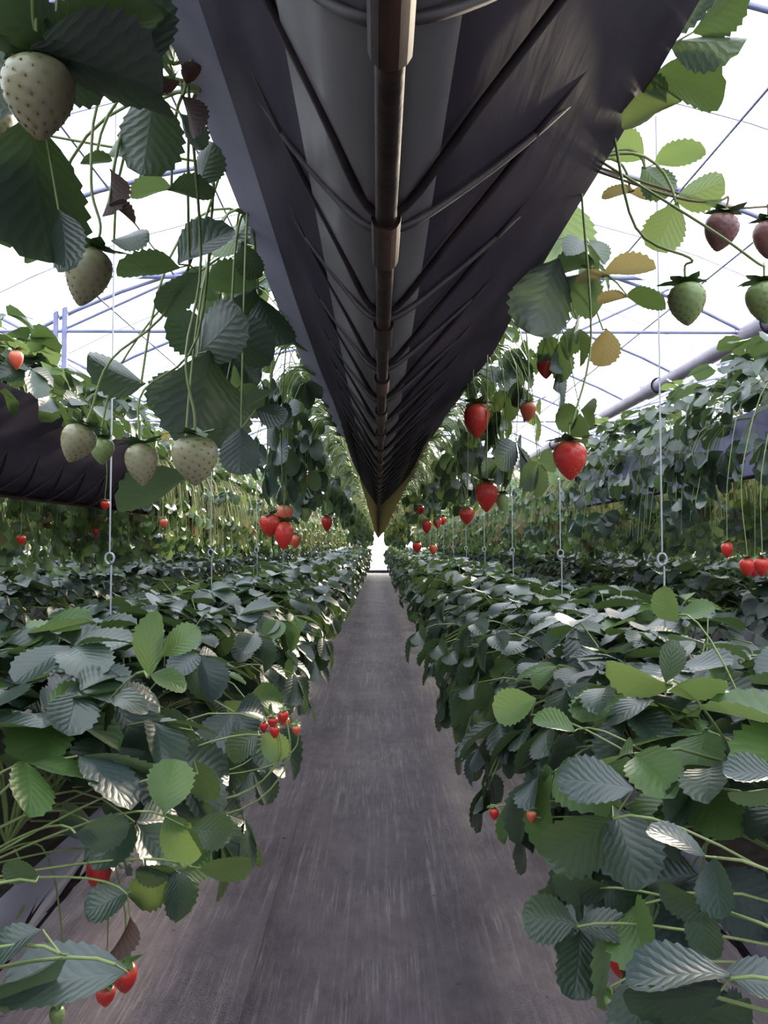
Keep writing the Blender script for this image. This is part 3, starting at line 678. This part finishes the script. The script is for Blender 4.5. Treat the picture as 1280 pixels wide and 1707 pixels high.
hero((-.50, .90, ZL2), 'strawberry plant with two bright green leaves over the aisle on the lower left', [
    ((272, 1360, .90), [(283, 1309, 84, 78, 84, 'young', T_), (301, 1396, 88, 64, -55, 'young', T_), (352, 1386, 70, 62, -8, 'leaf', T_)]),
    ((128, 1392, .84), [(170, 1388, 84, 58, 4, 'pale', T_)]), ((212, 1490, .86), [(180, 1500, 72, 58, 200, 'leaf', T_), (206, 1568, 70, 26, -98, 'dry')]),
    ((320, 1445, .90), [(300, 1488, 70, 52, -70, 'leaf', T_), (376, 1450, 80, 40, -4, 'leaf', T_), (262, 1455, 66, 34, 182, 'leaf', T_)]),
    ((330, 1290, .95), [(340, 1300, 70, 50, -60, 'leaf', T_)])])
hero((-.50, 1.1, ZL2), 'strawberry plant with an upright fresh green leaf on the left bed', [
    ((246, 1130, .88), [(244, 1078, 105, 46, 98, 'young', T_), (300, 1070, 70, 48, 40, 'young', T_), (280, 1130, 60, 34, -10, 'young', T_)]),
    ((432, 1226, 1.2), [(456, 1243, 52, 48, -40, 'young', T_), (405, 1240, 60, 50, 220, 'leaf', T_)])])

# ------------------------------------------------------------------ strawberries
BT = np.array([0, .05, .13, .25, .38, .52, .66, .79, .9, .97, 1.0]); BR = np.array([.22, .58, .84, .98, 1.0, .93, .79, .58, .35, .17, .04])
def berry_geo(lod, fat, rng):
    k, n = ((44, 30) if lod else (14, 10)); t = np.linspace(0, 1, n + 1); a = np.arange(k) * 2 * math.pi / k
    r = np.interp(t, BT, BR) * .5; h = 1.0 / fat
    P = np.stack([r[:, None] * np.cos(a), r[:, None] * np.sin(a), np.repeat((-t * h)[:, None], k, 1)], -1)
    P *= (1 + .05 * np.sin(2 * a + rng.uniform(0, 6)))[None, :, None] ** np.array([1, 1, 0])
    pit = np.zeros(P.shape[:2]); seeds = []
    if lod:
        ns = 96; Nn = P / (np.linalg.norm(P - np.array([0, 0, -.45 * h]), axis=-1, keepdims=True))
        for q in range(ns):
            tt = .07 + .88 * (q + .5) / ns; aa = q * 2.39996; rr = np.interp(tt, BT, BR) * .5
            c = np.array([rr * math.cos(aa), rr * math.sin(aa), -tt * h]); d2 = ((P - c) ** 2).sum(-1)
            pit = np.maximum(pit, np.exp(-d2 / .032 ** 2))
            nr = c - np.array([0, 0, -.42 * h]); nr /= np.linalg.norm(nr); seeds.append((c - nr * .006, nr))
        ctr = np.array([0, 0, -.45 * h]); dv = P - ctr; P = P - dv / np.linalg.norm(dv, axis=-1, keepdims=True) * (pit * .022)[..., None]
    f = [(i * k + j, (i + 1) * k + j, (i + 1) * k + (j + 1) % k, i * k + (j + 1) % k) for i in range(n) for j in range(k)]
    uvv = np.stack([pit, np.repeat(t[:, None], k, 1)], -1).reshape(-1, 2); f = np.array(f)
    g = G(P.reshape(-1, 3), f, uvv[f])
    sg = []
    for c, nr in seeds:
        b = box(-.010, .010, -.016, .016, -.008, .008); sg.append(b.tf(frame(c, Vector((0, 0, -1)) - Vector(nr) * -Vector(nr).z * 1.0 + Vector((.001, 0, 0)), nr)))
    return g, (cat(sg) if sg else None)
def calyx_geo(rng, nsep=9):
    gs = []
    for q in range(nsep):
        a = q * 2 * math.pi / nsep + rng.uniform(-.15, .15); l = rng.uniform(.5, .78); rise = rng.uniform(-.25, .35)
        pts = [(0.02, 0), (.35, .06), (.7, .05 + rise * .4), (1, rise)]; wd = [.07, .17, .14, .01]; v = []
        for (x, z), wq in zip(pts, wd):
            for s_ in (-1, 1): v.append((x * l, s_ * wq, z * l + .02))
        g = G(v, [(0, 2, 3, 1), (2, 4, 5, 3), (4, 6, 7, 5)]); gs.append(g.tf(Matrix.Rotation(a, 4, 'Z')))
    gs.append(tube([(0, 0, 0), (0, 0, .10)], .045, .03, 6))
    return cat(gs)
rb = random.Random(21); BL = {}
for lod in (0, 1):
    for q in range(3): BL[lod, q] = berry_geo(lod, (.78, .88, .72)[q], rb)
BM = {}; CALM = [mesh('calyx', calyx_geo(rb), 'calyx') for _ in range(3)]
def berry(px, py, wpx, real, kind, label, root, group=None, tilt=0.0, via=(), q=None, lod=None, stem='stem', fatstem=.0011):
    """px, py: middle of the fruit in the picture; root: where its stalk leaves the plant"""
    d = F * real / wpx; lod = (1 if wpx > 24 else 0) if lod is None else lod; q = rb.randrange(3) if q is None else q
    key = (lod, q, kind)
    if key not in BM:
        g, sgeo = BL[lod, q]; BM[key] = (mesh('flesh', g, kind), mesh('seeds', sgeo, 'seed_dark' if kind in ('white', 'green', 'brownfruit') else 'seed', False) if sgeo else None)
    c = at(px, py, d); h = real / (.78, .88, .72)[q]
    rot = Matrix.Rotation(tilt, 3, 'Y') @ Matrix.Rotation(rb.uniform(-.15, .15), 3, 'X')
    top = c + rot @ Vector((0, 0, h * .5))
    e = empty('strawberry', top); tag(e, label, 'strawberry', group); e.rotation_euler = rot.to_euler()
    o = obj('flesh', BM[key][0], e); o.scale = (real,) * 3; o.rotation_euler = (0, 0, rb.uniform(0, 6))
    if BM[key][1]: s_ = tag(obj('seeds', BM[key][1], o), kind='stuff')
    ca = obj('calyx', rb.choice(CALM), e); ca.scale = (real,) * 3; ca.rotation_euler = (0, 0, rb.uniform(0, 6))
    rt = Vector(root) if not isinstance(root, str) else None
    if root in ('L', 'R'): rt = Vector((-.150 * nar(d) if root == 'L' else .212 * nar(d), d + rb.uniform(-.04, .04), ZC + .505 * K))
    elif root in ('l', 'r'): rt = Vector((-.5 if root == 'l' else .5, d + rb.uniform(-.05, .05), ZC - .40))
    elif root in ('LL', 'RR'): rt = Vector((-1.12 if root == 'LL' else 1.28, d, ZC + .42))
    if via: pts = [rt] + [at(*v_) for v_ in via] + [top + rot @ Vector((0, 0, real * .5)), top]
    else:
        out = Vector((top.x, top.y, rt.z)); pts = [rt, rt.lerp(out, .75) + Vector((0, 0, .01)), top.lerp(out, .5) + Vector((rb.uniform(-.01, .01), 0, 0)), top + Vector((0, 0, real * .3)), top]
    inv = e.rotation_euler.to_matrix().inverted()
    P = np.array([inv @ (Vector(p) - top) for p in spline(pts, 5)])
    obj('stalk', mesh('stalk', tube(P, fatstem * 1.3, fatstem, 5), stem), e)
    return e
berry(65, 165, 118, .040, 'white', 'large white unripe strawberry with brown pits at the upper left', 'L', q=1, via=((70, -60, .43), (58, 60, .44)))
berry(-8, 200, 60, .034, 'white', 'unripe strawberry cut off by the left picture edge near the top', 'L', q=1)
berry(145, 462, 78, .036, 'white', 'grey-green unripe strawberry hanging alone under a dark leaf, upper left', 'L', tilt=.25, q=0, via=((175, 150, .6), (152, 300, .6)))
berry(325, 768, 74, .036, 'white', 'pale unripe strawberry, rightmost and lowest of the white cluster on the left', 'L', q=1, via=((335, 430, .7), (310, 590, .64)))
berry(236, 775, 56, .032, 'white', 'pale unripe strawberry in the middle of the white cluster', 'L', q=0, tilt=-.1, via=((330, 560, .8), (240, 650, .76)))
berry(128, 740, 58, .032, 'white', 'tilted pale strawberry at the left end of the white cluster', 'L', q=1, tilt=.35, via=((290, 500, .72), (185, 600, .72)))
berry(170, 752, 40, .028, 'green', 'small greenish strawberry tucked between two pale ones', 'L', q=1, via=((300, 480, .9), (200, 610, .9)))
berry(950, 768, 58, .036, 'red', 'bright red strawberry hanging alone right of the trough', 'R', q=1, via=((985, 560, .85), (958, 690, .81)))
berry(795, 702, 42, .048, 'red', 'slim red strawberry just right of the trough edge', 'R', q=2)
berry(811, 828, 40, .045, 'red', 'red strawberry below the slim one, beside a green bud', 'R', q=0)
berry(837, 838, 22, .025, 'green', 'small green fruit touching a red strawberry', 'R', lod=1)
berry(778, 860, 26, .034, 'red', 'small red strawberry at lower left of the pair right of the trough', 'R', q=1)
berry(880, 686, 26, .026, 'pinkish', 'pale orange half-ripe strawberry against the glare', 'R', q=0)
berry(910, 613, 30, .028, 'red', 'red strawberry high against the glare right of trough', 'R', q=0)
berry(1145, 508, 64, .034, 'green', 'green pointed strawberry against the sky on the right', 'R', q=1, via=((1060, 380, .7), (1150, 430, .69)))
berry(1201, 388, 56, .032, 'brownfruit', 'brownish shaded strawberry against the sky on the right', 'R', q=1, tilt=.2, stem='redstem', via=((1130, 330, .74), (1195, 335, .74)))
berry(1275, 505, 62, .034, 'green', 'green strawberry cut off by the right picture edge', 'R', q=1, via=((1180, 380, .7), (1265, 440, .7)))
berry(1280, 400, 50, .030, 'brownfruit', 'brownish strawberry at the right picture edge', 'R', q=0, stem='redstem', via=((1190, 340, .76), (1270, 345, .78)))
for i, (x, y, w_) in enumerate(((700, 850, 14), (711, 878, 17), (729, 872, 14), (695, 913, 16), (722, 916, 14), (738, 868, 13))):
    berry(x, y, w_, .037, 'red' if i != 4 else 'pinkish', 'small red strawberry in the far cluster low right of the trough', 'R', 'far red strawberries right of the trough')
for x, y, w_, k_, lb in ((450, 876, 34, 'red', 'dark red strawberry, left one of the cluster left of the trough'), (473, 893, 34, 'red', 'red strawberry, lowest of the cluster left of the trough'), (474, 858, 30, 'pinkish', 'paler red strawberry at the top of the left cluster'),
                         (508, 858, 22, 'green', 'green strawberry beside the red cluster left of the trough'), (545, 873, 19, 'red', 'single red strawberry between cluster and trough on the left'), (515, 803, 20, 'red', 'dark red strawberry in shade under the trough edge, left'), (492, 902, 20, 'pinkish', 'pinkish strawberry behind the lowest red one on the left')):
    berry(x, y, w_, .037, k_, lb, 'L')
for x, y, w_, k_, lb in ((165, 1457, 44, 'red', 'bright red strawberry under a leaf at lower left'), (208, 1630, 42, 'red', 'bright red strawberry near the bottom left corner'), (176, 1660, 32, 'red', 'red strawberry half behind the grey-green leaf at bottom left'),
                         (28, 1515, 26, 'green', 'small green fruit at the left edge low down'), (95, 1695, 26, 'green', 'small green fruit at the bottom edge left'), (256, 1412, 18, 'red', 'red strawberry mostly hidden behind bright green leaf')):
    berry(x, y, w_, .034 if k_ == 'red' else .02, k_, lb, 'l')
for i, (x, y, w_) in enumerate(((440, 1212, 15), (455, 1204, 17), (472, 1195, 18), (458, 1220, 17), (476, 1205, 14), (494, 1217, 15))):
    berry(x, y, w_, .0155, 'red' if i < 4 else 'pinkish', 'tiny red strawberry of the bunch hanging over the aisle from the left bed', 'l', 'bunch of tiny strawberries over the aisle')
for x, y, w_, k_, lb in ((824, 1357, 16, 'red', 'small dark red strawberry hanging over the aisle from the right bed'), (886, 1361, 17, 'pinkish', 'pink strawberry half behind leaves at the right aisle edge'), (1032, 1604, 36, 'red', 'red strawberry in shade under dark leaves at bottom right'),
                         (1066, 1590, 32, 'red', 'red strawberry behind the shaded one at bottom right'), (1020, 1672, 26, 'green', 'yellow-green small fruit hanging at the bottom right')):
    berry(x, y, w_, .034 if w_ > 30 else .0145, k_, lb, 'r')
for x, y, w_, lb in ((1212, 917, 20, 'upper red strawberry of the three at the right edge'), (1245, 946, 24, 'lower red strawberry of the three at the right edge'), (1270, 945, 26, 'rightmost red strawberry of the three at the right edge'), (1258, 950, 18, 'small red strawberry between the two at the right edge')):
    berry(x, y, w_, .034, 'red', lb, 'RR')
berry(27, 600, 24, .034, 'pinkish', 'dull red strawberry on the left head-height trough', (-1.1, 1.9, ZC + .46))
for x, y, w_ in ((35, 900, 15), (175, 842, 15), (272, 872, 14), (160, 888, 11), (8, 893, 12), (265, 893, 11)):
    berry(x, y, w_, .034, 'red' if x != 272 else 'pinkish', 'small red strawberry in the distance under the left head-height trough', 'LL', 'far strawberries on the left')
